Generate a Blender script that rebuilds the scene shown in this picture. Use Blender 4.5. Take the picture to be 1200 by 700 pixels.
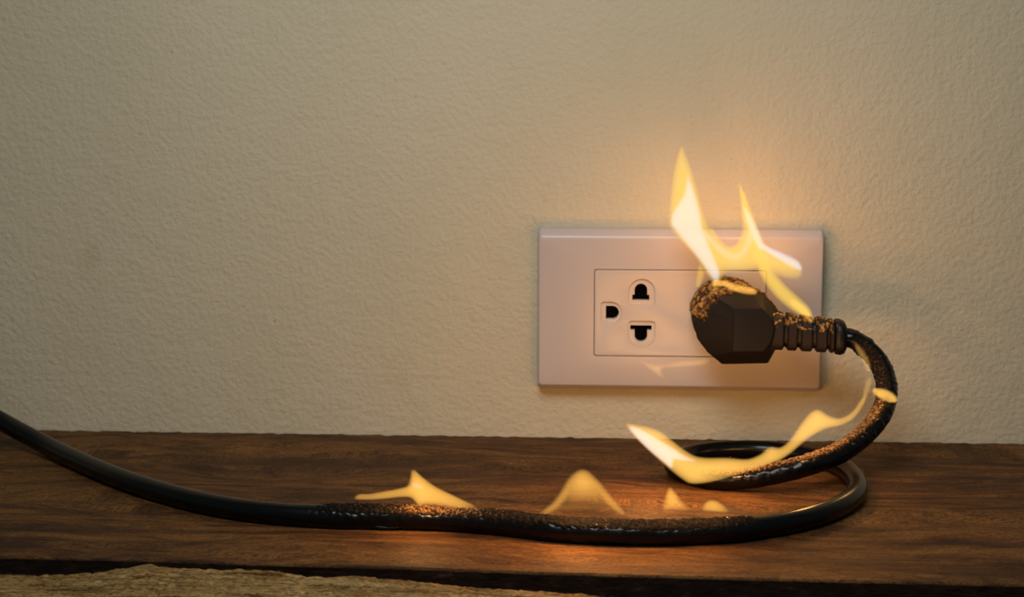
import bpy, bmesh, math, random
import numpy as np
from mathutils import Vector, Matrix, noise

random.seed(7)
for o in list(bpy.data.objects):
    bpy.data.objects.remove(o, do_unlink=True)
scene = bpy.context.scene
COL = scene.collection
S = 0.001                                    # all lengths below are millimetres

# ------------------------------------------------------------------ camera
CAM = np.array([-26.035, -722.93, 171.27])   # wall at y = 0, plank top at z = 0, outlet centre at x = 0
PITCH, YAW, ROLL, FPX = 0.15195, -0.06266, -0.00044, 2000.0

def cam_axes():
    cy, sy, cp, sp = math.cos(YAW), math.sin(YAW), math.cos(PITCH), math.sin(PITCH)
    f = np.array([sy * cp, cy * cp, -sp]); r = np.array([cy, -sy, 0.0]); u = np.cross(r, f)
    c, s = math.cos(ROLL), math.sin(ROLL)
    return c * r + s * u, -s * r + c * u, f
CR, CU, CF = cam_axes()

cam_data = bpy.data.cameras.new('camera')
cam_data.sensor_width = 36.0
cam_data.lens = FPX / 1200.0 * 36.0
cam_data.clip_start = 0.01
cam_data.dof.use_dof = True
cam_data.dof.focus_distance = 0.625
cam_data.dof.aperture_fstop = 20.0
cam = bpy.data.objects.new('camera', cam_data)
COL.objects.link(cam)
M = Matrix.Identity(4)
for i in range(3):
    M[i][0], M[i][1], M[i][2], M[i][3] = CR[i], CU[i], -CF[i], CAM[i] * S
cam.matrix_world = M
scene.camera = cam

# ------------------------------------------------------------------ world, room light, exposure
world = bpy.data.worlds.new('world')
scene.world = world
world.use_nodes = True
bg = world.node_tree.nodes['Background']
bg.inputs[0].default_value = (0.80, 1.0, 0.90, 1)
bg.inputs[1].default_value = 0.08

def area_light(name, loc, target, size, size_y, power, color):
    l = bpy.data.lights.new(name, 'AREA')
    l.shape = 'RECTANGLE'; l.size = size; l.size_y = size_y
    l.energy = power; l.color = color; l.spread = math.radians(125)
    o = bpy.data.objects.new(name, l)
    COL.objects.link(o)
    o.location = loc
    d = Vector(target) - Vector(loc)
    o.rotation_euler = d.to_track_quat('-Z', 'Y').to_euler()
    return o
area_light('room_light', (-0.09, -0.44, 0.44), (-0.03, 0.0, 0.10), 0.26, 0.20, 0.69, (0.98, 1.0, 0.97))

scene.view_settings.view_transform = 'Standard'
scene.view_settings.look = 'None'
scene.view_settings.gamma = 1.0
scene.view_settings.use_curve_mapping = False
scene.view_settings.exposure = 0.0

# ------------------------------------------------------------------ helpers
def at(px, py, y=None, z=None):
    """where the line of sight through a photo pixel meets a depth plane y or a height plane z (mm)"""
    d = CF + (px - 600) / FPX * CR - (py - 350) / FPX * CU
    t = (y - CAM[1]) / d[1] if y is not None else (z - CAM[2]) / d[2]
    return CAM + t * d

def lin(*rgb):
    return tuple((c / 255 / 12.92 if c / 255 <= 0.04045 else ((c / 255 + 0.055) / 1.055) ** 2.4) for c in rgb) + (1.0,)

def tag(o, label=None, cat=None, group=None, kind=None):
    if label: o['label'] = label
    if cat: o['category'] = cat
    if group: o['group'] = group
    if kind: o['kind'] = kind
    return o

def mesh_obj(name, verts, faces, mat, parent=None, smooth=True, angle=None, attr=None):
    me = bpy.data.meshes.new(name)
    me.from_pydata([tuple(float(c) * S for c in v) for v in verts], [], [tuple(int(i) for i in f) for f in faces])
    me.validate(); me.update()
    bm = bmesh.new(); bm.from_mesh(me)
    bmesh.ops.recalc_face_normals(bm, faces=bm.faces)
    bm.to_mesh(me); bm.free()
    if attr is not None and len(attr) == len(me.vertices):
        a = me.attributes.new('ash', 'FLOAT', 'POINT')
        a.data.foreach_set('value', [float(x) for x in attr])
    if smooth:
        me.polygons.foreach_set('use_smooth', [True] * len(me.polygons))
        if angle:
            me.set_sharp_from_angle(angle=math.radians(angle))
    o = bpy.data.objects.new(name, me)
    COL.objects.link(o)
    if mat: me.materials.append(mat)
    if parent: o.parent = parent
    return o

def empty(name, loc):
    o = bpy.data.objects.new(name, None)
    o.empty_display_size = 0.01
    COL.objects.link(o)
    o.location = [c * S for c in loc]
    return o

def keep_place(child, parent):
    child.parent = parent
    child.location = Vector(child.location) - Vector(parent.location)

def loft(rings, cap0=True, cap1=True, closed=True):
    n = len(rings[0]); V = [p for r in rings for p in r]; F = []
    for i in range(len(rings) - 1):
        for j in range(n if closed else n - 1):
            k = (j + 1) % n
            F.append((i * n + j, i * n + k, (i + 1) * n + k, (i + 1) * n + j))
    if cap0: F.append(tuple(range(n - 1, -1, -1)))
    if cap1: F.append(tuple((len(rings) - 1) * n + j for j in range(n)))
    return V, F

def catmull(P, step, closed=False):
    P = [np.asarray(p, float) for p in P]
    n = len(P); out = []
    segs = n if closed else n - 1
    for i in range(segs):
        if closed:
            p0, p1, p2, p3 = P[(i - 1) % n], P[i], P[(i + 1) % n], P[(i + 2) % n]
        else:
            p0, p1, p2, p3 = P[max(i - 1, 0)], P[i], P[i + 1], P[min(i + 2, n - 1)]
        k = max(1, int(np.linalg.norm((p2 - p1)[:3]) / step))
        for j in range(k):
            t = j / k
            out.append(0.5 * (2 * p1 + (p2 - p0) * t + (2 * p0 - 5 * p1 + 4 * p2 - p3) * t * t + (3 * p1 - p0 - 3 * p2 + p3) * t ** 3))
    if not closed: out.append(P[-1])
    return np.array(out)

def sstep(a, b, x):
    t = min(1.0, max(0.0, (x - a) / (b - a)))
    return t * t * (3 - 2 * t)

# ------------------------------------------------------------------ materials
class NT:
    def __init__(self, name):
        self.m = bpy.data.materials.new(name); self.m.use_nodes = True
        self.t = self.m.node_tree; self.n = self.t.nodes; self.l = self.t.links
        self.b = self.n.get('Principled BSDF'); self.out = self.n.get('Material Output')
    def add(self, typ, **kw):
        nd = self.n.new(typ)
        for k, v in kw.items():
            if k.startswith('i_'):
                nd.inputs[k[2:].replace('_', ' ')].default_value = v
            else: setattr(nd, k, v)
        return nd
    def link(self, a, b): self.l.new(a, b)
    def coord(self, scale=(1, 1, 1), loc=(0, 0, 0), rot=(0, 0, 0)):
        tc = self.add('ShaderNodeTexCoord'); mp = self.add('ShaderNodeMapping')
        mp.inputs['Scale'].default_value = scale; mp.inputs['Location'].default_value = loc; mp.inputs['Rotation'].default_value = rot
        self.link(tc.outputs['Object'], mp.inputs['Vector']); return mp.outputs['Vector']
    def noise(self, vec, scale, detail=4, rough=0.55, dist=0.0):
        nd = self.add('ShaderNodeTexNoise')
        nd.inputs['Scale'].default_value = scale; nd.inputs['Detail'].default_value = detail
        nd.inputs['Roughness'].default_value = rough; nd.inputs['Distortion'].default_value = dist
        self.link(vec, nd.inputs['Vector']); return nd.outputs['Fac']
    def ramp(self, fac, stops):
        nd = self.add('ShaderNodeValToRGB'); cr = nd.color_ramp
        while len(cr.elements) < len(stops): cr.elements.new(0.5)
        for e, (p, c) in zip(cr.elements, stops): e.position = p; e.color = c
        self.link(fac, nd.inputs['Fac']); return nd.outputs['Color']
    def mix(self, fac, a, b, mode='MIX'):
        nd = self.add('ShaderNodeMix', data_type='RGBA', blend_type=mode)
        for s, v in ((0, fac), (6, a), (7, b)):
            if isinstance(v, (int, float, tuple)): nd.inputs[s].default_value = v
            else: self.link(v, nd.inputs[s])
        return nd.outputs[2]
    def math(self, op, a, b=0.0):
        nd = self.add('ShaderNodeMath', operation=op)
        for s, v in ((0, a), (1, b)):
            if isinstance(v, (int, float)): nd.inputs[s].default_value = v
            else: self.link(v, nd.inputs[s])
        return nd.outputs[0]
    def bump(self, height, strength, dist, prev=None):
        nd = self.add('ShaderNodeBump'); nd.inputs['Strength'].default_value = strength; nd.inputs['Distance'].default_value = dist
        self.link(height, nd.inputs['Height'])
        if prev is not None: self.link(prev, nd.inputs['Normal'])
        self.link(nd.outputs['Normal'], self.b.inputs['Normal']); return nd.outputs['Normal']
    def set(self, **kw):
        for k, v in kw.items():
            s = self.b.inputs[k.replace('_', ' ')]
            if isinstance(v, (int, float, tuple)): s.default_value = v
            else: self.link(v, s)
        return self.m

def wall_material():
    t = NT('painted_plaster')
    v = t.coord()
    c = t.ramp(t.noise(v, 9, 3), [(0.3, lin(206, 195, 168)), (0.7, lin(214, 201, 175))])
    stain = t.ramp(t.noise(v, 22, 3, 0.6), [(0.66, (0, 0, 0, 1)), (0.78, (1, 1, 1, 1))])
    c = t.mix(t.math('MULTIPLY', stain, 0.30), c, lin(186, 158, 98))
    speck = t.ramp(t.noise(v, 210, 2, 0.5), [(0.755, (0, 0, 0, 1)), (0.79, (1, 1, 1, 1))])
    c = t.mix(t.math('MULTIPLY', speck, 0.45), c, lin(120, 92, 60))
    n1 = t.noise(v, 430, 2, 0.5)
    n2 = t.noise(v, 1300, 2, 0.5)
    n3 = t.noise(v, 110, 2, 0.5)
    h = t.math('ADD', t.math('ADD', n1, t.math('MULTIPLY', n2, 0.22)), t.math('MULTIPLY', n3, 0.9))
    t.bump(h, 0.62, 0.0010)
    return t.set(Base_Color=c, Roughness=0.75, Specular_IOR_Level=0.25)

def wood_material():
    t = NT('dark_stained_wood')
    v0 = t.coord()
    warp = t.noise(t.coord((3, 9, 5), (3.1, 1.7, 0)), 1.6, 3, 0.5)
    vs = t.add('ShaderNodeVectorMath', operation='ADD')
    cx = t.add('ShaderNodeCombineXYZ'); t.link(t.math('MULTIPLY', warp, 0.09), cx.inputs['Y'])
    t.link(v0, vs.inputs[0]); t.link(cx.outputs[0], vs.inputs[1])
    def mp(scale):
        m = t.add('ShaderNodeMapping'); m.inputs['Scale'].default_value = scale
        t.link(vs.outputs[0], m.inputs['Vector']); return m.outputs['Vector']
    broad = t.noise(mp((6, 44, 20)), 1.6, 6, 0.68, 0.8)
    fibre = t.noise(mp((110, 850, 500)), 1.3, 6, 0.72, 0.3)
    grit = t.noise(mp((420, 1100, 900)), 1.5, 4, 0.72)
    pore = t.noise(mp((190, 1100, 700)), 1.4, 3, 0.6)
    c = t.ramp(broad, [(0.30, lin(62, 41, 21)), (0.45, lin(116, 79, 41)), (0.58, lin(156, 113, 60)), (0.72, lin(100, 66, 34))])
    c = t.mix(0.55, c, t.ramp(fibre, [(0.33, lin(96, 82, 74)), (0.52, lin(225, 215, 205)), (0.68, lin(255, 255, 250))]), 'MULTIPLY')
    c = t.mix(0.75, c, t.ramp(grit, [(0.38, lin(88, 74, 66)), (0.52, lin(225, 218, 210)), (0.66, lin(255, 255, 255))]), 'MULTIPLY')
    pm = t.ramp(pore, [(0.58, (0, 0, 0, 1)), (0.68, (1, 1, 1, 1))])
    c = t.mix(t.math('MULTIPLY', pm, 0.75), c, lin(40, 20, 10))
    knot = t.noise(mp((14, 75, 30)), 1.9, 3, 0.55, 0.3)
    km = t.ramp(knot, [(0.60, (0, 0, 0, 1)), (0.80, (1, 1, 1, 1))])
    c = t.mix(t.math('MULTIPLY', km, 0.70), c, lin(42, 22, 13))
    cloud = t.noise(mp((22, 52, 30)), 1.5, 6, 0.7, 0.5)
    c = t.mix(0.8, c, t.ramp(cloud, [(0.36, lin(128, 112, 104)), (0.52, lin(236, 226, 220)), (0.66, lin(255, 255, 252))]), 'MULTIPLY')
    pale = t.noise(mp((30, 130, 30)), 2.1, 2, 0.5)
    pl = t.ramp(pale, [(0.70, (0, 0, 0, 1)), (0.82, (1, 1, 1, 1))])
    c = t.mix(t.math('MULTIPLY', pl, 0.30), c, lin(172, 138, 100))
    h = t.math('ADD', t.math('ADD', fibre, grit), t.math('MULTIPLY', pm, -0.7))
    t.bump(h, 0.45, 0.0005)
    r = t.ramp(broad, [(0.3, (0.60, 0.60, 0.60, 1)), (0.7, (0.72, 0.72, 0.72, 1))])
    return t.set(Base_Color=c, Roughness=r, Specular_IOR_Level=0.22)

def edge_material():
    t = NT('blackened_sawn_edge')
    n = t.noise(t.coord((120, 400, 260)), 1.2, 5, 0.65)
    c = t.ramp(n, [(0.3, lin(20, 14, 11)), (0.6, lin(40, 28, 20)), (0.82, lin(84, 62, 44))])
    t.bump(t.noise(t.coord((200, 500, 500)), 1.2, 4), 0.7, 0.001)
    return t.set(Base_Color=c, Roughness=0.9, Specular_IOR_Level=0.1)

def rough_board_material():
    t = NT('rough_sawn_pale_wood')
    a = t.noise(t.coord((30, 420, 300)), 1.5, 5, 0.65, 0.5)
    b = t.noise(t.coord((260, 900, 900)), 1.6, 5, 0.72, 0.8)
    c = t.ramp(a, [(0.34, lin(110, 80, 44)), (0.5, lin(196, 158, 100)), (0.66, lin(226, 196, 140))])
    c = t.mix(0.8, c, t.ramp(b, [(0.38, lin(48, 32, 20)), (0.50, lin(215, 205, 190)), (0.66, lin(255, 255, 255))]), 'MULTIPLY')
    t.bump(t.math('ADD', a, b), 0.8, 0.0016)
    return t.set(Base_Color=c, Roughness=0.85, Specular_IOR_Level=0.15)

def plastic(name, col, rough=0.35, spec=0.5, bump=0.0):
    t = NT(name)
    v = t.coord()
    c = t.mix(t.math('MULTIPLY', t.noise(v, 160, 3), 0.12), col, tuple(0.8 * x for x in col[:3]) + (1,))
    if bump: t.bump(t.noise(v, 900, 3), bump, 0.0004)
    return t.set(Base_Color=c, Roughness=rough, Specular_IOR_Level=spec)

def ash_material(name, dark, mid, pale, scale=900):
    t = NT(name)
    v = t.coord()
    at_ = t.add('ShaderNodeAttribute', attribute_name='ash')
    n = t.noise(v, scale, 4, 0.65)
    f = t.math('ADD', t.math('MULTIPLY', at_.outputs['Fac'], 0.45), t.math('MULTIPLY', n, 0.75))
    c = t.ramp(f, [(0.50, dark), (0.68, mid), (0.86, pale)])
    t.bump(n, 0.8, 0.0008)
    return t.set(Base_Color=c, Roughness=0.9, Specular_IOR_Level=0.2)

def flame_material(name, glow, density=0.0):
    """thin flame gas: adds glow for every full-thickness (8 mm) passage, absorbs a little of what is behind"""
    m = bpy.data.materials.new(name); m.use_nodes = True
    nt = m.node_tree; nt.nodes.clear()
    out = nt.nodes.new('ShaderNodeOutputMaterial')
    em = nt.nodes.new('ShaderNodeEmission'); em.inputs['Color'].default_value = tuple(glow) + (1,); em.inputs['Strength'].default_value = 1 / 0.008
    ab = nt.nodes.new('ShaderNodeVolumeAbsorption'); ab.inputs['Density'].default_value = density
    ab.inputs['Color'].default_value = (0, 0, 0, 1)
    ad = nt.nodes.new('ShaderNodeAddShader')
    nt.links.new(ab.outputs[0], ad.inputs[0]); nt.links.new(em.outputs[0], ad.inputs[1])
    nt.links.new(ad.outputs[0], out.inputs['Volume'])
    return m

MAT = dict(
    wall=wall_material(), wood=wood_material(), edge=edge_material(), rough=rough_board_material(),
    plate=plastic('pale_pink_plastic', lin(200, 187, 183), 0.32, 0.5),
    insert=plastic('cream_plastic', lin(210, 195, 187), 0.34, 0.5),
    slot=plastic('slot_shade_black', lin(4, 3, 3), 0.8, 0.05),
    rubber=plastic('black_rubber', lin(6, 7, 10), 0.25, 0.3, 0.03),
    plug=plastic('brown_black_plastic', lin(26, 20, 19), 0.62, 0.25, 0.25),
    boot=plastic('scorched_boot_plastic', lin(34, 25, 22), 0.6, 0.3, 0.4),
    char=plastic('charred_rubber', lin(7, 7, 9), 0.42, 0.4, 0.7),
    floor=plastic('grey_floor', lin(70, 60, 50), 0.7, 0.3),
    ash_cord=ash_material('ash_on_cord', lin(8, 7, 7), lin(44, 33, 23), lin(158, 120, 76)),
    ash_plug=ash_material('ash_on_plug', lin(14, 10, 8), lin(84, 58, 30), lin(186, 142, 84), 700),
    flame=flame_material('yellow_flame', (0.80, 0.525, 0.07), 70),
    flame_loop=flame_material('deep_yellow_flame', (1.45, 0.78, 0.155), 100),
    flame_low=flame_material('amber_flame', (1.30, 0.64, 0.11), 70),
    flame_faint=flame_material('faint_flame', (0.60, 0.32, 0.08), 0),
    core=flame_material('white_hot_flame', (0.85, 0.92, 1.12), 110),
    core_loop=flame_material('pink_white_flame', (1.35, 1.25, 1.35), 140),
)

# ------------------------------------------------------------------ the room
def box(name, x0, x1, y0, y1, z0, z1, mat, parent=None):
    V = [(x, y, z) for x in (x0, x1) for y in (y0, y1) for z in (z0, z1)]
    F = [(0, 1, 3, 2), (4, 6, 7, 5), (0, 4, 5, 1), (2, 3, 7, 6), (0, 2, 6, 4), (1, 5, 7, 3)]
    return mesh_obj(name, V, F, mat, parent, smooth=False)

tag(box('wall_back', -900, 900, 0, 60, -40, 900, MAT['wall']), 'beige painted plaster wall with fine bumpy texture', 'wall', kind='structure')
tag(box('floor', -900, 900, -1200, 0, -70, -40, MAT['floor']), 'plain surface underneath the wooden boards', 'floor', kind='structure')

# dark wooden plank against the wall
def nz(x, y=0.0, z=0.0): return noise.noise(Vector((x, y, z)))
fr = [at(px, py, z=0) for px, py in ((0, 652), (150, 655), (300, 660), (450, 664), (600, 669.5), (750, 674), (900, 678), (1050, 681.5), (1200, 685))]
fx = [p[0] for p in fr]; fy = [p[1] for p in fr]
def front_y(x):
    if x < fx[0]: return fy[0] + (x - fx[0]) * (fy[1] - fy[0]) / (fx[1] - fx[0])
    if x > fx[-1]: return fy[-1]
    return float(np.interp(x, fx, fy))
rings = []; erings = []
for i in range(0, 601):
    x = -640 + i * 2.0
    yf = front_y(x) + 0.35 * nz(x * 0.15, 3) + 0.2 * nz(x * 0.9, 9)
    yb = -0.6 - 0.8 * abs(nz(x * 0.22, 5)) - 0.5 * abs(nz(x * 0.8, 7))
    zb = -0.15 + 0.5 * nz(x * 0.25, 11) + 0.35 * nz(x * 0.9, 13)
    rings.append([(x, yb, -40), (x, yb, zb - 0.6), (x, yb - 0.8, zb), (x, yb - 4, 0), (x, -60, 0), (x, -130, 0),
                  (x, yf + 3, 0), (x, yf + 0.7, -0.12), (x, yf + 0.15, -0.6), (x, yf + 0.1, -1.1), (x, yf + 0.1, -40)])
    prof = []
    for k in range(12):
        z = -1.0 - 39 * (k / 11) ** 1.5
        prof.append((x, yf - 0.55 * abs(nz(x * 0.12, z * 0.5, 2)) - 0.5 * abs(nz(x * 0.6, z * 0.8, 4)) - 0.02, z))
    erings.append(prof + [(x, yf + 0.3, -40), (x, yf + 0.3, -1.0)])
V, F = loft(rings)
plank = mesh_obj('wooden_plank', V, F, MAT['wood'], None, True, 30)
tag(plank, 'dark brown wooden plank along the foot of the wall, carrying the black cord', 'plank')
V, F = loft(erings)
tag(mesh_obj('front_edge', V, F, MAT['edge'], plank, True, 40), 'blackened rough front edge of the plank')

# rough pale board in front of it
ep = [at(px, py, y=-199) for px, py in ((0, 673), (60, 674), (110, 671), (150, 665), (172, 660.5), (200, 665), (260, 667), (320, 668), (350, 674), (380, 676.5), (420, 674), (460, 679), (500, 682), (560, 689), (640, 693), (700, 698), (760, 704), (900, 714))]
ex = [p[0] for p in ep]; ez = [p[2] for p in ep]
rows = []
NX, NY = 640, 60
V = []; F = []
for i in range(NX + 1):
    x = -480 + i * 1.0
    z0 = float(np.interp(x, ex, ez)) + 0.35 * nz(x * 0.35, 1) + 0.25 * nz(x * 0.9, 2)
    edge = -199 + 0.7 * nz(x * 0.2, 6) + 0.5 * nz(x * 0.7, 8)
    zfar = -9.0 - 0.02 * (x + 250)
    for j in range(NY + 1):
        t = j / NY
        y = edge - 110 * t ** 1.6
        b = sstep(0, 0.55, t)
        z = z0 * (1 - b) + (zfar) * b
        z += (0.5 * nz(x * 0.12, y * 0.5, 3) + 0.45 * nz(x * 0.5, y * 1.3, 5)) * sstep(0, 0.05, t) - 0.5 * (1 - sstep(0, 0.03, t))
        V.append((x, y, z))
b0 = len(V)
n1 = NY + 1
for i in range(NX + 1):
    for j in range(NY + 1):
        vx, vy, vz = V[i * n1 + j]
        V.append((vx, vy, -40.0))
for i in range(NX):
    for j in range(NY):
        a = i * n1 + j
        F.append((a, a + 1, a + n1 + 1, a + n1))
        F.append((b0 + a, b0 + a + n1, b0 + a + n1 + 1, b0 + a + 1))
for i in range(NX):
    for j in (0, NY):
        a = i * n1 + j; F.append((a, a + n1, b0 + a + n1, b0 + a))
for j in range(NY):
    for i in (0, NX):
        a = i * n1 + j; F.append((a, a + 1, b0 + a + 1, b0 + a))
tag(mesh_obj('rough_board', V, F, MAT['rough'], None, True, 60), 'pale rough-sawn wooden board in front of the dark plank', 'board')

# ------------------------------------------------------------------ wall outlet
PC = np.array([0.0, 0.0, 56.8]); PW, PH = 120.0, 69.5
def rrect(x0, x1, z0, z1, r, y, n=6):
    pts = []
    for cx, cz, a0 in ((x1 - r, z1 - r, 0), (x0 + r, z1 - r, 90), (x0 + r, z0 + r, 180), (x1 - r, z0 + r, 270)):
        for k in range(n + 1):
            a = math.radians(a0 + 90 * k / n)
            pts.append((cx + r * math.cos(a), y, cz + r * math.sin(a)))
    return pts
outlet = empty('wall_outlet', (0, 0, 56.8))
tag(outlet, 'pale pink double wall outlet with one empty three-hole socket', 'wall outlet')
def outlet_part(name, V, F, mat, parent=outlet, angle=25):
    o = mesh_obj(name, V, F, mat, None, True, angle)
    if parent is outlet: keep_place(o, outlet)
    else: o.parent = parent
    return o
X0, X1, Z0, Z1 = -60.0, 60.0, 56.8 - PH / 2, 56.8 + PH / 2
IX0, IX1, IZ0, IZ1 = -35.8, 36.0, 37.5, 74.1          # module opening
g = 0.28
rings = [rrect(X0 + .4, X1 - .4, Z0 + .4, Z1 - .4, 1.6, 0), rrect(X0, X1, Z0, Z1, 1.6, -1.2), rrect(X0, X1, Z0, Z1, 1.6, -3.6),
         rrect(X0 + .2, X1 - .2, Z0 + .9, Z1 - .5, 1.6, -5.4), rrect(X0 + .4, X1 - .4, Z0 + 2.1, Z1 - 2.9, 1.6, -7.5),
         rrect(X0 + .8, X1 - .8, Z0 + 2.5, Z1 - 3.5, 1.6, -7.85), rrect(X0 + 1.5, X1 - 1.5, Z0 + 3.2, Z1 - 4.4, 1.6, -8.0),
         rrect(IX0 - g - .2, IX1 + g + .2, IZ0 - g - .2, IZ1 + g + .2, 1.0, -8.0), rrect(IX0 - g, IX1 + g, IZ0 - g, IZ1 + g, 1.0, -7.8),
         rrect(IX0 - g, IX1 + g, IZ0 - g, IZ1 + g, 1.0, -4.0)]
V, F = loft(rings)
outlet_part('cover_plate', V, F, MAT['plate'], angle=22)

def curve_solid(name, loops, y_front, depth, bevel, mat, parent):
    """flat outline with holes, given thickness and a small rounded edge; loops are lists of (x, z)"""
    cu = bpy.data.curves.new(name, 'CURVE'); cu.dimensions = '2D'; cu.fill_mode = 'BOTH'
    cu.extrude = max(depth / 2 - bevel, 0.01) * S; cu.bevel_depth = bevel * S; cu.bevel_resolution = 2; cu.offset = -bevel * S
    for lp in loops:
        sp = cu.splines.new('POLY'); sp.points.add(len(lp) - 1); sp.use_cyclic_u = True
        for p, (x, z) in zip(sp.points, lp): p.co = (x * S, z * S, 0, 1)
    tmp = bpy.data.objects.new('tmp', cu); COL.objects.link(tmp)
    dg = bpy.context.evaluated_depsgraph_get(); dg.update()
    me = bpy.data.meshes.new_from_object(tmp.evaluated_get(dg))
    bpy.data.objects.remove(tmp); bpy.data.curves.remove(cu)
    me.name = name
    # curve XY plane -> wall plane
    me.transform(Matrix(((1, 0, 0, 0), (0, 0, -1, (y_front + depth / 2) * S), (0, 1, 0, 0), (0, 0, 0, 1))))
    bm = bmesh.new(); bm.from_mesh(me)
    bmesh.ops.remove_doubles(bm, verts=bm.verts, dist=1e-6)
    bmesh.ops.recalc_face_normals(bm, faces=bm.faces); bm.to_mesh(me); bm.free()
    me.polygons.foreach_set('use_smooth', [True] * len(me.polygons)); me.set_sharp_from_angle(angle=math.radians(40))
    me.materials.clear(); me.materials.append(mat)
    o = bpy.data.objects.new(name, me); COL.objects.link(o)
    if parent is outlet: keep_place(o, outlet)
    else: o.parent = parent
    return o

def wp(px, py):
    p = at(px, py, y=-8.0); return (p[0], p[2])
def arch(cx, cz, r, half, length, direction, n=20):
    """D shape: round end towards direction (degrees), flat end `length` behind the round centre"""
    pts = [(r * math.cos(math.radians(-90 + 180 * k / n)), r * math.sin(math.radians(-90 + 180 * k / n))) for k in range(n + 1)]
    pts += [(-length + 1.2, r), (-length + 0.35, r - 0.35), (-length, r - 1.2), (-length, -r + 1.2), (-length + 0.35, -r + 0.35), (-length + 1.2, -r)] if half else [(-length, r), (-length, -r)]
    a = math.radians(direction); c, s = math.cos(a), math.sin(a)
    return [(cx + c * x - s * y, cz + s * x + c * y) for x, y in pts]
def slot_T(cx, cz, r, half_bar, d0, d1, up, n=16):
    """round slot with a wider flat bar at its flat end; up = +1 round end up"""
    pts = [(r * math.cos(math.radians(180 * k / n)), r * math.sin(math.radians(180 * k / n))) for k in range(n + 1)]
    pts += [(-r, -d0), (-half_bar, -d0), (-half_bar, -d1), (half_bar, -d1), (half_bar, -d0), (r, -d0)]
    return [(cx + x, cz + up * y) for x, y in pts]
k = 1 / 2.79
u0, l0, g0 = wp(752.2, 342.5), wp(752, 392), wp(715.5, 366.8)
pocket_u = arch(u0[0], u0[1], 15.6 * k, True, 15.5 * k, 90)
pocket_l = arch(l0[0], l0[1], 15.8 * k, True, 16.0 * k, -90)
pocket_g = arch(g0[0], g0[1], 13.2 * k, True, 11.5 * k, 0)
frame_loop = [(p[0], p[2]) for p in rrect(IX0, IX1, IZ0, IZ1, 0.9, 0)]
insert = curve_solid('socket_module', [frame_loop, pocket_u, pocket_l, pocket_g], -8.35, 4.3, 0.18, MAT['insert'], outlet)
su, sl, sg = wp(751.1, 340), wp(751, 393.6), wp(717.5, 366.5)
def shrink(lp, m):
    c = np.mean(np.array(lp), axis=0); return [tuple(c + (np.array(p) - c) * m) for p in lp]
def local(o): o.location = Vector((0, 0, 0)); return o
holes = [slot_T(su[0], su[1], 7.4 * k, 10.0 * k, 5.8 * k, 12.4 * k, 1), slot_T(sl[0], sl[1], 7.4 * k, 12.6 * k, 6.6 * k, 12.2 * k, -1),
         arch(sg[0], sg[1], 7.8 * k, False, 7.6 * k, 0)]
for nm, lp, hole in (('socket_pocket', pocket_u, holes[0]), ('socket_pocket', pocket_l, holes[1]), ('socket_pocket', pocket_g, holes[2])):
    o = curve_solid(nm, [shrink(lp, 1.06), hole], -7.55, 3.2, 0.12, MAT['insert'], None)
    o.parent = insert; o.location = Vector((0, 0, 0))
    o.location = (0, 0, 0)
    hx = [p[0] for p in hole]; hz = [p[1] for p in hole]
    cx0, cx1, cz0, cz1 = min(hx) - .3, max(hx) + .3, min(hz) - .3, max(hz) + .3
    c = box('slot_shade_back', cx0, cx1, -4.45, -4.05, cz0, cz1, MAT['slot'])  # near-black backing: the shade inside the socket hole, put into its colour
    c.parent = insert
# ------------------------------------------------------------------ power cord with plug
R0 = 3.9
ctrl = []; marks = {}
def cp(name, p): marks[name] = len(ctrl); ctrl.append(np.asarray(p, float))
cp('plug', (63.0, -35.0, 51.2)); cp('a', at(1000, 398, y=-36)); cp('b', at(1016, 408, y=-37)); cp('c', at(1030, 424, y=-39)); cp('d', at(1038, 442, y=-43))
cp('e', at(1040, 461, y=-49)); cp('f', at(1035, 483, y=-57)); cp('g', at(1016, 508, y=-67)); cp('h', at(987, 530, y=-77))
cp('i', at(947, 546, y=-86)); cp('j', at(900, 557.5, y=-87)); cp('k', at(864, 562, z=R0 + .6)); 
for nm, px, py in (('l', 830, 561), ('m', 803, 554), ('n', 790, 546), ('o', 797, 538), ('p', 815, 532), ('q', 850, 528), ('r', 900, 528), ('s', 950, 535),
                   ('t', 984, 546), ('u', 1002, 562), ('v', 1003, 578), ('w', 983, 594), ('x', 940, 609), ('y', 880, 619.5), ('z', 820, 624), ('aa', 760, 625.5),
                   ('ab', 700, 624), ('ac', 650, 621), ('ad', 600, 615), ('ae', 560, 611), ('af', 520, 608.5), ('ag', 470, 607), ('ah', 420, 606.5),
                   ('ai', 380, 605.5), ('aj', 330, 602.5), ('ak', 280, 597), ('al', 230, 587.5), ('am', 180, 574), ('an', 140, 560.5), ('ao', 100, 544)):
    cp(nm, at(px, py, z=R0))
cp('ap', at(60, 525, y=-52)); cp('aq', at(30, 509.5, y=-40)); cp('ar', at(0, 493, y=-30)); cp('as', at(-40, 470, y=-22)); cp('at', at(-120, 415, y=-16)); cp('au', at(-220, 330, y=-16))
path = catmull(ctrl, 0.55)
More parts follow.
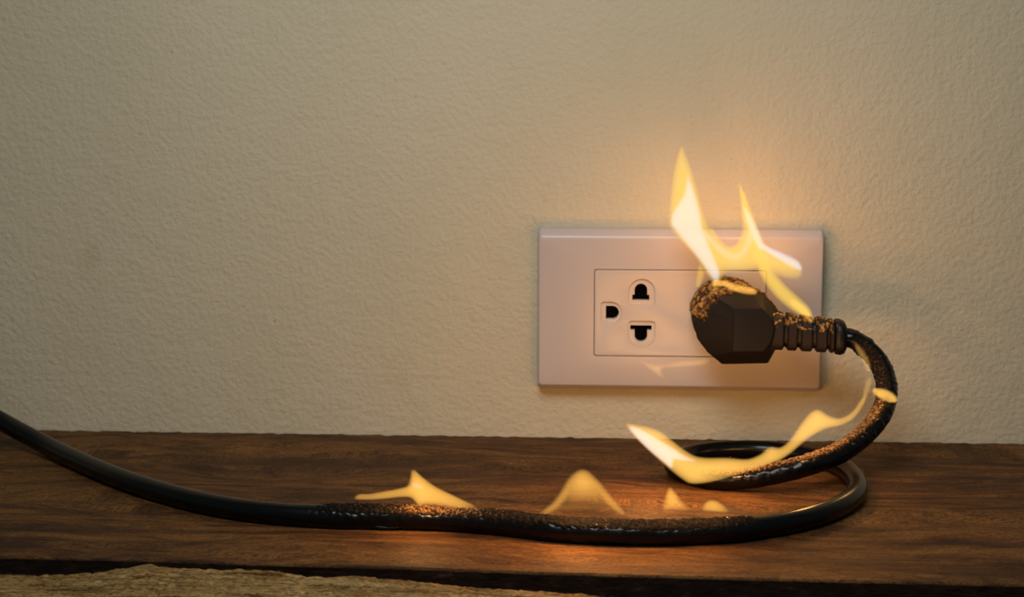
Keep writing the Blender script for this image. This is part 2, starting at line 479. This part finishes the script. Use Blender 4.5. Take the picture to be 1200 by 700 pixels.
# arc-length frames
T = np.gradient(path, axis=0); T /= np.linalg.norm(T, axis=1)[:, None]
Nn = np.zeros_like(T); up = np.array([0, 0, 1.0])
for i, t in enumerate(T):                                   # keep frame v = 0 at the upper side
    n_ = up - t * (t @ up)
    L = np.linalg.norm(n_)
    if L < 0.25 and i: n_ = Nn[i - 1] - t * (t @ Nn[i - 1]); L = np.linalg.norm(n_)
    n_ = n_ / L
    if i: n_ = 0.85 * Nn[i - 1] + 0.15 * n_; n_ -= t * (t @ n_); n_ /= np.linalg.norm(n_)
    Nn[i] = n_
Bn = np.cross(T, Nn)
def idx_of(name):
    return int(np.argmin(np.linalg.norm(path - ctrl[marks[name]], axis=1)))
iP, iM, iY, iAI = idx_of('plug'), idx_of('m'), idx_of('x'), idx_of('ai')
iL = idx_of('l'); i_y = idx_of('y'); i_ah = idx_of('ah')
def charring(i):                                             # 0 sound sheath .. 1 fully charred
    a = 1 - sstep(iL, iM + 10, i)
    b = sstep(i_y - 14, i_y + 10, i) * (1 - sstep(i_ah + 6, i_ah + 48, i))
    return max(a, b)

cord_thing = empty('power_cord', (63.0, -35.0, 0))
tag(cord_thing, 'black power cord with a scorched plug, looping across the dark plank', 'power cord')
def cord_part(name, V, F, mat, parent=cord_thing, angle=None, attr=None):
    o = mesh_obj(name, V, F, mat, None, True, angle, attr)
    if parent is cord_thing: keep_place(o, cord_thing)
    else: o.parent = parent
    return o
NV = 28
rings = []
for i in range(len(path)):
    c = charring(i); r = []
    for j in range(NV):
        a = 2 * math.pi * j / NV
        d = Nn[i] * math.cos(a) + Bn[i] * math.sin(a)
        p = path[i] + d * R0
        rr = R0
        if c > 0.01:
            q = p * 0.22
            low = 0.35 if d[2] < -0.2 else 1.0
            if i > iM + 30: rr += 0.45 * c
            rr += c * (0.30 * nz(*q) + 0.35 * nz(*(p * 0.6)) + 0.16 * nz(*(p * 1.5))) * low
        r.append(path[i] + d * rr)
    rings.append(r)
V, F = loft(rings)
cord = cord_part('cord', V, F, MAT['rubber'])

LOOP_C = at(965, 478, y=-62)
def crust_frame(i):
    """burnt side: towards the inside of the standing loop, upwards elsewhere"""
    t = T[i]
    if i < iM + 30:
        a = LOOP_C - path[i]; a = a / np.linalg.norm(a) + np.array([0, -0.30, 0.25])
        k_ = sstep(iL - 60, iM + 10, i)
        a = a * (1 - k_) + np.array([0, 0, 1.0]) * k_
    else: a = np.array([0, 0, 1.0])
    n_ = a - t * (a @ t); n_ /= np.linalg.norm(n_)
    return n_, np.cross(t, n_)
def crust(name, i0, i1, v0, v1, amp, mat, strength, parent, nv=34):
    """granular burnt layer on the upper side of the cord between two stations"""
    V = []; F = []; A = []
    cols = nv + 1
    ids = []
    for i in range(i0, i1):
        for h in (0.0, 0.5):
            ids.append(i + h)
    for s in ids:
        i = int(s); fr = s - i
        c0 = path[i] * (1 - fr) + path[min(i + 1, len(path) - 1)] * fr
        ends = min(sstep(i0, i0 + 16, s), 1 - sstep(i1 - 22, i1, s))
        ch = charring(i)
        cn, cb = crust_frame(i)
        for j in range(cols):
            a = v0 + (v1 - v0) * j / nv
            d = cn * math.cos(a) + cb * math.sin(a)
            p = c0 + d * R0
            side = min(1.0, (1 - abs(2 * j / nv - 1)) * 3.2)
            big = nz(*(p * 0.35)); fine = nz(*(p * 0.95)); vf = nz(*(p * 2.3))
            m = ends * side * ch
            h = m * (amp * (0.62 + 0.35 * big + 0.75 * fine + 0.45 * vf)) - 0.45 * (1 - m)
            V.append(c0 + d * (R0 + h + (0.4 * ch if i > iM + 30 else 0)))
            A.append(max(0.0, min(1.0, strength(i) * (0.45 + 0.55 * math.cos(a * 0.9)) * m + 0.35 * vf)))
    n = len(ids)
    for i in range(n - 1):
        for j in range(nv):
            F.append((i * cols + j, i * cols + j + 1, (i + 1) * cols + j + 1, (i + 1) * cols + j))
    o = cord_part(name, V, F, mat, parent, attr=A)
    return tag(o, kind='stuff')
i_af, i_ae, i_ag = idx_of('af'), idx_of('ae'), idx_of('ag')
def front_strength(i): return 0.28 + 0.62 * math.exp(-((i - i_af) / 40.0) ** 2) + 0.18 * math.exp(-((i - i_y) / 60.0) ** 2)
tag(crust('burnt_crust', iP + 4, iM + 4, -1.5, 1.5, 0.75, MAT['ash_cord'], lambda i: 0.55 + 0.40 * sstep(idx_of('d'), idx_of('g'), i), cord_thing), 'brown ashy crust on the upper loop')
tag(crust('burnt_crust', i_y - 12, i_ah + 44, -1.3, 1.45, 0.75, MAT['ash_cord'], front_strength, cord_thing), 'grey-black granular crust on the front length')

def lump(name, c, rx, ry, rz, mat, parent, seed, rough=0.25):
    V = []; F = []; nu, nvv = 20, 12
    for i in range(nvv + 1):
        th = math.pi * i / nvv
        for j in range(nu):
            ph = 2 * math.pi * j / nu
            d = np.array([math.sin(th) * math.cos(ph), math.sin(th) * math.sin(ph), math.cos(th)])
            s = 1 + rough * nz(*(d * 1.8 + seed)) + rough * 0.6 * nz(*(d * 4 + seed))
            V.append(np.asarray(c) + d * np.array([rx, ry, rz]) * s)
    for i in range(nvv):
        for j in range(nu):
            F.append((i * nu + j, i * nu + (j + 1) % nu, (i + 1) * nu + (j + 1) % nu, (i + 1) * nu + j))
    return cord_part(name, V, F, mat, parent)
for n_, (px, py, rx) in enumerate(((452, 616, 7.5), (648, 629, 5.5), (700, 633, 8.0), (765, 634, 9.0))):
    p = at(px, py, z=1.4)
    lump('melted_drip', p, rx, 2.6, 1.35, MAT['char'], cord_thing, n_ * 7.3)

# plug body: round base on the outlet, faceted front part
def polar_poly(cx, cz, pts_fn, n, y):
    return [(cx + pts_fn(a)[0], y, cz + pts_fn(a)[1]) for a in [2 * math.pi * k / n for k in range(n)]]
def circle_fn(r): return lambda a: (r * math.cos(a), r * math.sin(a))
def octa_fn(hw, hh, ch):
    planes = [(1, 0, hw), (-1, 0, hw), (0, 1, hh), (0, -1, hh)]
    for sx in (1, -1):
        for sz in (1, -1):
            q = math.sqrt(.5); planes.append((sx * q, sz * q, (hw + hh - ch) * q))
    def fn(a):
        c, s = math.cos(a), math.sin(a); r = 1e9
        for nx, nz_, d in planes:
            t = nx * c + nz_ * s
            if t > 1e-6: r = min(r, d / t)
        return (r * c, r * s)
    return fn
def left_round(hw, hh, ch, k_):
    o_ = octa_fn(hw, hh, ch)
    def fn(a):
        c, s_ = math.cos(a), math.sin(a)
        q = k_ * (1 - sstep(-0.45, 0.15, c))
        q *= sstep(-0.80, -0.35, s_)
        e = (hw * 1.04 * c, hh * 1.02 * s_); p = o_(a)
        return (p[0] * (1 - q) + e[0] * q, p[1] * (1 - q) + e[1] * q)
    return fn
def blend(f, g_, t): return lambda a: tuple(f(a)[i] * (1 - t) + g_(a)[i] * t for i in (0, 1))
def poly_fn(px_pts, cx, cz, y):
    """outline given by photo points lying in the depth plane y, seen from the section centre"""
    P = [(q[0] - cx, q[2] - cz) for q in (at(a, b, y=y) for a, b in px_pts)]
    def fn(a):
        c, s_ = math.cos(a), math.sin(a)
        best = 1e9
        for (x0, z0), (x1, z1) in zip(P, P[1:] + P[:1]):
            ex_, ez_ = x1 - x0, z1 - z0
            det = c * ez_ - s_ * ex_
            if abs(det) < 1e-9: continue
            r_ = (x0 * ez_ - z0 * ex_) / det; t_ = (x0 * s_ - z0 * c) / det
            if r_ > 0 and -1e-6 <= t_ <= 1 + 1e-6: best = min(best, r_)
        return (best * c, best * s_)
    return fn
NB = 144
mid_pts = [(813, 378), (820, 358), (840, 344), (860, 341), (893, 343), (911, 364), (915, 386), (910, 408), (900, 426), (846, 427), (829, 413), (817, 397)]
low_pts = [(813, 376), (820, 356), (838, 341), (860, 337), (890, 340), (909, 362), (912, 384), (906, 404), (896, 420), (846, 421), (828, 409), (817, 395)]
face_pts = [(859, 360), (892, 360), (905, 374), (908, 386), (904, 402), (895, 413), (858, 413)]
secs = [(-8.36, 19.2, 57.0, circle_fn(13.6)), (-8.8, 19.2, 57.0, circle_fn(14.4)), (-14, 19.4, 57.0, circle_fn(14.8)), (-20.0, 19.6, 56.9, circle_fn(15.0)),
        (-22.2, 19.8, 56.8, circle_fn(14.7)), (-23.2, 20.6, 56.2, circle_fn(13.9)), (-24.6, 22.0, 54.6, poly_fn(low_pts, 22.0, 54.6, -24.6)),
        (-31.0, 23.6, 54.0, poly_fn(mid_pts, 23.6, 54.0, -31.0)), (-39.0, 28.3, 53.9, poly_fn(face_pts, 28.3, 53.9, -39.0)),
        (-39.5, 28.3, 53.9, blend(poly_fn(face_pts, 28.3, 53.9, -39.0), lambda a: (0, 0), .05)), (-39.7, 28.3, 53.9, blend(poly_fn(face_pts, 28.3, 53.9, -39.0), lambda a: (0, 0), .16))]
rings = [polar_poly(cx, cz, fn, NB, y) for y, cx, cz, fn in secs]
V, F = loft(rings)
plug = cord_part('plug_body', V, F, MAT['plug'], angle=16)
tag(plug, 'faceted dark brown plug head with a burnt top')

def bar_rings(stations, n=40, p=3.2):
    """rings along the boot axis; stations = (axis point, half size across, half size up)"""
    R_ = []
    for c, hy, hz in stations:
        ring = []
        for k_ in range(n):
            a = 2 * math.pi * k_ / n
            cs, sn = math.cos(a), math.sin(a)
            ring.append((c[0], c[1] + math.copysign(abs(cs) ** (2 / p), cs) * hy, c[2] + math.copysign(abs(sn) ** (2 / p), sn) * hz))
        R_.append(ring)
    return R_
A0 = np.array([30.0, -29.5, 53.4]); A1 = np.array([66.0, -34.8, 51.0])
def ax(x):
    t = (x - A0[0]) / (A1[0] - A0[0]); return A0 + (A1 - A0) * t
def hs(x): return 7.9 + (6.3 - 7.9) * (x - 30) / 36.0
V, F = loft(bar_rings([(ax(30), 6.6, 6.9), (ax(38), 6.2, 6.4), (ax(52), 5.6, 5.7), (ax(64.5), 5.0, 5.0)]))
boot = cord_part('strain_relief', V, F, MAT['char'], angle=40)
segs = [(29.0, 41.2), (42.6, 46.6), (48.0, 52.6), (54.0, 58.4), (59.4, 61.4)]
for x0, x1 in segs:
    e = 0.55
    V, F = loft(bar_rings([(ax(x0), hs(x0) - .7, hs(x0) - .7), (ax(x0 + e), hs(x0), hs(x0)), (ax(x1 - e), hs(x1), hs(x1)), (ax(x1), hs(x1) - .7, hs(x1) - .7)], p=3.6))
    cord_part('rib', V, F, MAT['boot'], boot, angle=35).location = Vector(-boot.location) * 0
V, F = loft(bar_rings([(ax(61.2), 5.6, 5.8), (ax(62.0), 6.9, 7.1), (ax(63.6), 7.1, 7.3), (ax(65.4), 6.4, 6.6), (ax(66.3), 4.8, 4.9)], p=2.8))
cord_part('collar', V, F, MAT['char'], boot, angle=50)

# ash on the top of the plug and boot
def ash_cap():
    V = []; F = []; A = []
    nu, nv = 150, 130
    ring_pts = np.array(rings)                       # sections x NB x 3
    ys = np.array([s_[0] for s_ in secs])
    def surf(y, a):
        i = int(np.clip(np.searchsorted(-ys, -y) - 1, 0, len(ys) - 2))
        t = (y - ys[i]) / (ys[i + 1] - ys[i])
        kf = (a % (2 * math.pi)) / (2 * math.pi) * NB; k0 = int(kf) % NB; k1 = (k0 + 1) % NB; ft = kf - int(kf)
        p0 = ring_pts[i][k0] * (1 - ft) + ring_pts[i][k1] * ft
        p1 = ring_pts[i + 1][k0] * (1 - ft) + ring_pts[i + 1][k1] * ft
        return p0 * (1 - t) + p1 * t
    for i in range(nu + 1):
        y = -9.0 + (-37.5 + 9.0) * i / nu
        for j in range(nv + 1):
            a = math.radians(-4 + 190 * j / nv)
            p = surf(y, a)
            c = np.array([21.0 + (-9 - y) * 0.2, y, 56.0])
            d = p - c; d /= np.linalg.norm(d)
            big = nz(*(p * 0.16 + 3)); mid = nz(*(p * 0.42)); fine = nz(*(p * 1.1))
            # crust reaches lower at the back and left, leaves the front facet bare
            lim = 57.3 + 1.5 * big + 1.2 * mid + 2.2 * sstep(22.0, 30.0, p[0])
            m = sstep(lim - 1.0, lim + 1.4, p[2])
            yl = -34.8 + 2.6 * sstep(16.0, 24.0, p[0])
            m *= sstep(yl + 2.0 * mid + 1.4 * big, yl + 2.2 + 2.0 * mid + 1.4 * big, y)
            m *= min(1.0, i / 6)
            h = m * (0.55 + 0.45 * mid + 0.60 * fine) - 0.8 * (1 - m)
            V.append(p + d * h)
            A.append(max(0, min(1, 0.78 * m + 0.5 * mid + 0.35 * fine)))
    n1_ = nv + 1
    for i in range(nu):
        for j in range(nv):
            F.append((i * n1_ + j, i * n1_ + j + 1, (i + 1) * n1_ + j + 1, (i + 1) * n1_ + j))
    o = cord_part('ash_crust', V, F, MAT['ash_plug'], cord_thing, attr=A)
    tag(o, 'golden brown ash crust on top of the plug', kind='stuff')
    V = []; F = []; A = []
    nu = 120; nv = 60
    for i in range(nu + 1):
        x = 33.5 + (61.8 - 33.5) * i / nu
        gap = 0.0
        if not any(a_ - .1 <= x <= b_ + .1 for a_, b_ in segs): gap = 1.3
        for j in range(nv + 1):
            a = math.radians(25 + 165 * j / nv)
            cs, sn = math.cos(a), math.sin(a); c = ax(x); h0 = hs(x) - gap
            p = np.array([c[0], c[1] + math.copysign(abs(cs) ** (2 / 3.6), cs) * h0, c[2] + math.copysign(abs(sn) ** (2 / 3.6), sn) * h0])
            d = p - c; d /= np.linalg.norm(d)
            mid = nz(*(p * 0.4 + 5)); fine = nz(*(p * 1.0 + 2)); 
            lim = c[2] + h0 * (0.35 + 0.35 * mid)
            m = sstep(lim - .8, lim + 1.0, p[2]) * sstep(-0.10, 0.25, nz(*(p * 0.45 + 9)) + 0.14) * min(1, i / 5, (nu - i) / 4)
            h = m * (0.32 + 0.3 * mid + 0.5 * fine) - 0.7 * (1 - m)
            V.append(p + d * h); A.append(max(0, min(1, 0.8 * m + 0.5 * fine)))
    for i in range(nu):
        for j in range(nv):
            F.append((i * (nv + 1) + j, i * (nv + 1) + j + 1, (i + 1) * (nv + 1) + j + 1, (i + 1) * (nv + 1) + j))
    o = cord_part('ash_crust', V, F, MAT['ash_plug'], cord_thing, attr=A)
    tag(o, 'flaky ash on top of the ribbed cord sleeve', kind='stuff')
ash_cap()

# ------------------------------------------------------------------ flames
def seg_dist(X, Y, pts):
    best = np.full(X.shape, 1e9); rad = np.ones(X.shape)
    for (x0, y0, r0), (x1, y1, r1) in zip(pts[:-1], pts[1:]):
        dx, dy = x1 - x0, y1 - y0
        t = np.clip(((X - x0) * dx + (Y - y0) * dy) / (dx * dx + dy * dy + 1e-9), 0, 1)
        r = r0 + (r1 - r0) * t
        d = np.hypot(X - x0 - t * dx, Y - y0 - t * dy) / np.maximum(r, .3)
        m = d < best
        best = np.where(m, d, best); rad = np.where(m, r, rad)
    return best, rad
def poly_depth(X, Y, pts):
    """inside distance of a closed outline, 0 outside"""
    inside = np.zeros(X.shape, bool); best = np.full(X.shape, 1e9)
    n = len(pts)
    for i in range(n):
        x0, y0 = pts[i]; x1, y1 = pts[(i + 1) % n]
        cond = ((y0 > Y) != (y1 > Y)) & (X < (x1 - x0) * (Y - y0) / (y1 - y0 + 1e-12) + x0)
        inside ^= cond
        dx, dy = x1 - x0, y1 - y0
        t = np.clip(((X - x0) * dx + (Y - y0) * dy) / (dx * dx + dy * dy + 1e-9), 0, 1)
        best = np.minimum(best, np.hypot(X - x0 - t * dx, Y - y0 - t * dy))
    return np.where(inside, best, 0)
def blur(A, s):
    k_ = int(3 * s) + 1
    w = np.exp(-0.5 * (np.arange(-k_, k_ + 1) / s) ** 2); w /= w.sum()
    for ax_ in (0, 1):
        A = np.apply_along_axis(lambda v: np.convolve(np.pad(v, k_, mode='constant'), w, 'valid'), ax_, A)
    return A
def flame_field(X, Y, shapes):
    f = np.zeros(X.shape)
    for sh in shapes:
        if sh[0] == 'poly':
            _, pts, soft, amp = sh[:4]
            P = catmull([(x, y) for x, y in pts], 3.0, closed=True)
            d = poly_depth(X, Y, [tuple(p) for p in P])
            v = amp * (1 - np.exp(-d / soft))
        else:
            _, pts, amp = sh[:3]
            P = catmull([(x, y, r) for x, y, r in pts], 3.0)
            d, r = seg_dist(X, Y, [tuple(p) for p in P])
            v = amp * np.clip(1 - d * d, 0, None) * np.clip(r / 3.0, 0, 1)
        if len(sh) > 4 and sh[0] == 'poly' and sh[4]:
            x0, y0, x1, y1, lo = sh[4]           # fade from full at p0 to lo at p1
            t = np.clip(((X - x0) * (x1 - x0) + (Y - y0) * (y1 - y0)) / ((x1 - x0) ** 2 + (y1 - y0) ** 2), 0, 1)
            v = v * (1 + (lo - 1) * t * t * (3 - 2 * t))
        f = np.maximum(f, v) + 0.25 * np.minimum(f, v) * (f > 0.02)
    return f

def flame_mesh(name, shapes, box_, depth_fn, thick, mat, parent=None, step=1.25, soft=0.9, cut=0.03, offset=0.0):
    x0, y0, x1, y1 = box_
    xs = np.arange(x0, x1 + step, step); ys = np.arange(y0, y1 + step, step)
    X, Y = np.meshgrid(xs, ys)
    f = blur(flame_field(X, Y, shapes), soft / step)
    f = np.clip(f - cut, 0, None)
    f[0, :] = f[-1, :] = 0; f[:, 0] = f[:, -1] = 0
    h, w = f.shape
    V = []; F = []; front = -np.ones(f.shape, int); back = -np.ones(f.shape, int)
    need = np.zeros(f.shape, bool); cells = []
    for i in range(h - 1):
        for j in range(w - 1):
            if max(f[i, j], f[i, j + 1], f[i + 1, j], f[i + 1, j + 1]) > 0:
                cells.append((i, j)); need[i:i + 2, j:j + 2] = True
    for i in range(h):
        for j in range(w):
            if not need[i, j]: continue
            c = at(X[i, j], Y[i, j], y=depth_fn(X[i, j], Y[i, j]) + offset)
            t = f[i, j] * thick * 0.5
            d = c - CAM; d[2] = 0; d /= np.linalg.norm(d)
            d = np.array([0, 1.0, 0])
            if f[i, j] > 0:
                front[i, j] = len(V); V.append(c - d * t)
                back[i, j] = len(V); V.append(c + d * t)
            else:
                front[i, j] = back[i, j] = len(V); V.append(c)
    for i, j in cells:
        a, b, c, d = (i, j), (i, j + 1), (i + 1, j + 1), (i + 1, j)
        for tri in ((a, b, c), (a, c, d)):
            ff = [front[p] for p in tri]; bb = [back[p] for p in tri]
            if ff == bb: continue
            F.append(tuple(ff)); F.append(tuple(reversed(bb)))
    return mesh_obj(name, V, F, mat, parent, True)

def flame_light(parent, px, py, y, power, color=(1.0, 0.47, 0.14), radius=4.0):
    l = bpy.data.lights.new('flame_light', 'POINT')
    l.energy = power; l.color = color; l.shadow_soft_size = radius * S
    o = bpy.data.objects.new('flame_light', l); COL.objects.link(o)
    o.location = [c * S for c in at(px, py, y=y)]
    o.parent = parent
    return o

# big flame on the plug
dplug = lambda x, y: -29.0 - 0.02 * (x - 840) - 1.5 * math.sin((y - 170) / 40.0)
shapes = [
    ('poly', [(798.3, 171), (804, 182), (810, 197), (817, 220), (824, 248), (832, 267), (844, 282.5), (855, 288), (863, 285), (868.5, 275), (869.5, 256), (867.5, 232), (866, 215),
              (872, 224), (880.5, 245), (889.5, 268), (898.5, 287), (914, 297), (933, 304.5), (940.5, 314), (939.5, 325), (928, 328), (912, 325), (900, 320), (890, 316), (876, 318), (860, 319), (850, 321),
              (845, 329), (840, 342), (835.5, 345), (832, 330), (825, 318), (815, 302), (801, 286), (786, 269), (783.5, 259), (786, 225), (790.5, 194)], 4.5, 0.95, (0, 308, 0, 330, 0.45)),
    ('stroke', [(866, 214, 0.9), (871, 232, 3.5), (876, 255, 7), (883, 275, 8), (891, 300, 9), (899, 320, 9), (912, 338, 9.5), (928, 353, 9.5), (943, 365, 7.5), (950, 376, 3.5)], 0.95),
    ('stroke', [(834, 270, 3), (842, 286, 6), (855, 298, 7), (866, 292, 6.5), (874, 275, 6)], 0.55),
    ('stroke', [(820, 312, 2), (821, 322, 5), (818, 334, 3.5)], 0.40),
]
fl = flame_mesh('flame', shapes, (776, 160, 962, 386), dplug, 11.0, MAT['flame'])
tag(fl, 'tall two-tongued yellow and white flame rising from the burning plug', 'flame')
core = [
    ('poly', [(806, 203), (810, 214), (816, 232), (821, 252), (824, 268), (831, 287), (839, 306), (844, 321), (840, 331), (834, 326), (822, 308), (806, 288), (792, 271), (786.5, 263), (788, 250), (795, 238), (801, 228), (804, 214)], 2.0, 0.95),
    ('stroke', [(871.5, 242, 1.2), (876, 252, 3.2), (881, 265, 5), (887, 279, 5), (892, 290, 3.5)], 0.8),
    ('stroke', [(890, 286, 2.5), (902, 294, 3.8), (914, 300, 5), (925, 306, 6), (933, 310.5, 5.5), (937, 314, 3)], 0.9),
    ('stroke', [(825, 272, 3), (838, 287, 4.5), (851, 298, 5), (860, 301.5, 5), (869, 298, 5), (877, 286, 4.5), (879, 272, 4)], 0.26),
]
flame_mesh('flame_core', core, (776, 190, 950, 345), dplug, 7.0, MAT['core'], fl)
flame_mesh('flame_lick', [('stroke', [(838, 332, 4), (848, 332, 3.6), (860, 337, 4.2), (874, 340, 5), (884, 342, 3.2)], 0.8)], (830, 322, 894, 352), lambda x, y: -36.0, 9.0, MAT['flame_low'], fl)
flame_mesh('flame_lick', [('stroke', [(930, 355, 5), (943, 366, 5.5), (950, 376, 3)], 0.4)], (920, 345, 960, 384), lambda x, y: -42.0, 8.0, MAT['flame_low'], fl)
flame_light(fl, 803, 225, -32, 0.020, (1.0, 0.38, 0.08)); flame_light(fl, 818, 285, -32, 0.018, (1.0, 0.38, 0.08)); flame_light(fl, 880, 255, -32, 0.018, (1.0, 0.38, 0.08)); flame_light(fl, 918, 310, -32, 0.012, (1.0, 0.38, 0.08))

# long flame on the upper loop
dloop = lambda x, y: -88.0 + 0.11 * max(0.0, x - 880)
shapes = [
    ('poly', [(732.5, 497), (745, 497.5), (760, 500.5), (774, 505.5), (788, 516), (800, 525.5), (814, 534), (828, 536.5), (852, 536.5), (876, 538), (892, 532), (898, 526), (905, 523.5), (914, 524.5), (924, 517), (938, 497), (950, 483), (960, 480),
              (972, 487), (985, 490), (998, 483), (1007, 471), (1012, 463), (1015, 460), (1016, 465), (1012, 475), (1000, 491), (985, 499), (966, 504), (950, 513), (938, 522), (926, 532), (912, 541), (895, 548), (870, 556), (840, 564), (812, 567.5), (798, 561),
              (778, 545), (758, 527), (742, 511)], 6.0, 1.05),
]
fl = flame_mesh('flame', shapes, (722, 440, 1030, 576), dloop, 10.0, MAT['flame_loop'])
tag(fl, 'long yellow flame with a white-hot left tip along the upper cord loop', 'flame')
core = [('poly', [(737, 500.5), (750, 503), (770, 514), (788, 525), (803, 535), (818, 541), (800, 540), (790, 539), (788, 549), (778, 542), (760, 527), (745, 512)], 1.9, 0.98),
        ('stroke', [(952, 489, 2), (960, 486, 3.6), (968, 489, 2)], 0.16)]
flame_mesh('flame_core', core, (722, 490, 990, 560), dloop, 7.0, MAT['core_loop'], fl)
flame_light(fl, 755, 506, -94, 0.055); flame_light(fl, 850, 530, -99, 0.03); flame_light(fl, 955, 490, -90, 0.02)

def small_flame(label, shapes, bx, y, mat, thick=8.0, core=None, light=None, soft=1.0, cut=0.03):
    f = flame_mesh('flame', shapes, bx, y, thick, mat, soft=soft, cut=cut)
    tag(f, label, 'flame')
    if core: flame_mesh('flame_core', core, bx, y, 5.0, MAT['core'], f)
    if light: flame_light(f, *light)
    return f
small_flame('small oval yellow flame on the bend of the cord beside the wall', [('stroke', [(1026, 459, 3.5), (1034, 462, 6.5), (1042, 465.5, 6.5), (1048, 468, 3.5)], 0.95)],
            (1014, 448, 1060, 480), lambda x, y: -58.0, MAT['flame_loop'], 9.0, light=(1036, 462, -66, 0.006))
small_flame('faint thin wisp of flame left of the cord bend below the plug', [('stroke', [(1002, 402, 1.5), (1008, 412, 4), (1015, 424, 4.5), (1018, 434, 3)], 0.55), ('stroke', [(1019, 444, 2.5), (1017, 452, 4.5), (1014, 462, 3.5)], 0.5)],
            (992, 394, 1032, 480), lambda x, y: -54.0, MAT['flame_faint'], 7.0)
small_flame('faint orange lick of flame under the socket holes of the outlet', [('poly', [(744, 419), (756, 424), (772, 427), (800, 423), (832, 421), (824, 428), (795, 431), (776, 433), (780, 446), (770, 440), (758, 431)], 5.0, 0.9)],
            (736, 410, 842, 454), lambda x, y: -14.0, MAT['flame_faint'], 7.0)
dfront = lambda x, y: -147.0
small_flame('small flame with a long left tail, leftmost above the front of the cord',
            [('poly', [(415, 585), (420, 579.5), (432, 579), (450, 576), (466, 573), (477, 569.5), (480.5, 560), (482, 551), (486, 551), (495, 559), (510, 570), (530, 580), (546, 588), (559, 595), (540, 595.5), (515, 592.5), (500, 592), (490, 592.5), (482, 584), (470, 583), (450, 585), (432, 586)], 6.0, 1.2)],
            (406, 542, 570, 604), dfront, MAT['flame_low'], 10.0, core=[('stroke', [(484, 566, 2), (487, 569, 4.5), (494, 571, 3)], 0.30)], light=(490, 575, -153, 0.022))
small_flame('pale hill-shaped flame in the middle above the front of the cord',
            [('poly', [(632, 604), (645, 597), (658, 582), (668, 565), (675, 555), (683, 552.5), (691, 556), (702, 568), (716, 583), (728, 598), (735, 604), (715, 603), (690, 602), (660, 604)], 5.5, 0.85, (0, 562, 0, 592, 0.12)),
             ('stroke', [(636, 602, 2), (650, 593, 4.5), (661, 580, 5.5), (671, 564, 6), (683, 556, 6), (694, 564, 6), (706, 577, 5.5), (719, 592, 4.5), (731, 602, 2)], 0.42)],
            (622, 540, 746, 612), dfront, MAT['flame_low'], 9.0, light=(684, 556, -161, 0.085), soft=1.6)
small_flame('small pointed flame between the hill-shaped flame and the low round one',
            [('poly', [(776, 600), (779, 584), (783, 573), (785.5, 570.5), (790, 576), (800, 588), (809, 598), (800, 600), (788, 599)], 4.0, 1.0, (0, 582, 0, 602, 0.22))],
            (768, 562, 818, 608), dfront, MAT['flame_low'], 9.0, light=(787, 573, -164, 0.022), soft=1.4)
small_flame('low rounded flame, rightmost above the front of the cord',
            [('poly', [(822, 598), (825, 591), (832, 586.5), (840, 587.5), (848, 593), (855, 600), (845, 601), (832, 600)], 3.5, 1.0, (0, 592, 0, 603, 0.35))],
            (814, 578, 864, 608), dfront, MAT['flame_low'], 9.0, light=(836, 587, -160, 0.006), soft=1.4)

scene.cycles.volume_bounces = 0
scene.cycles.transparent_max_bounces = 32
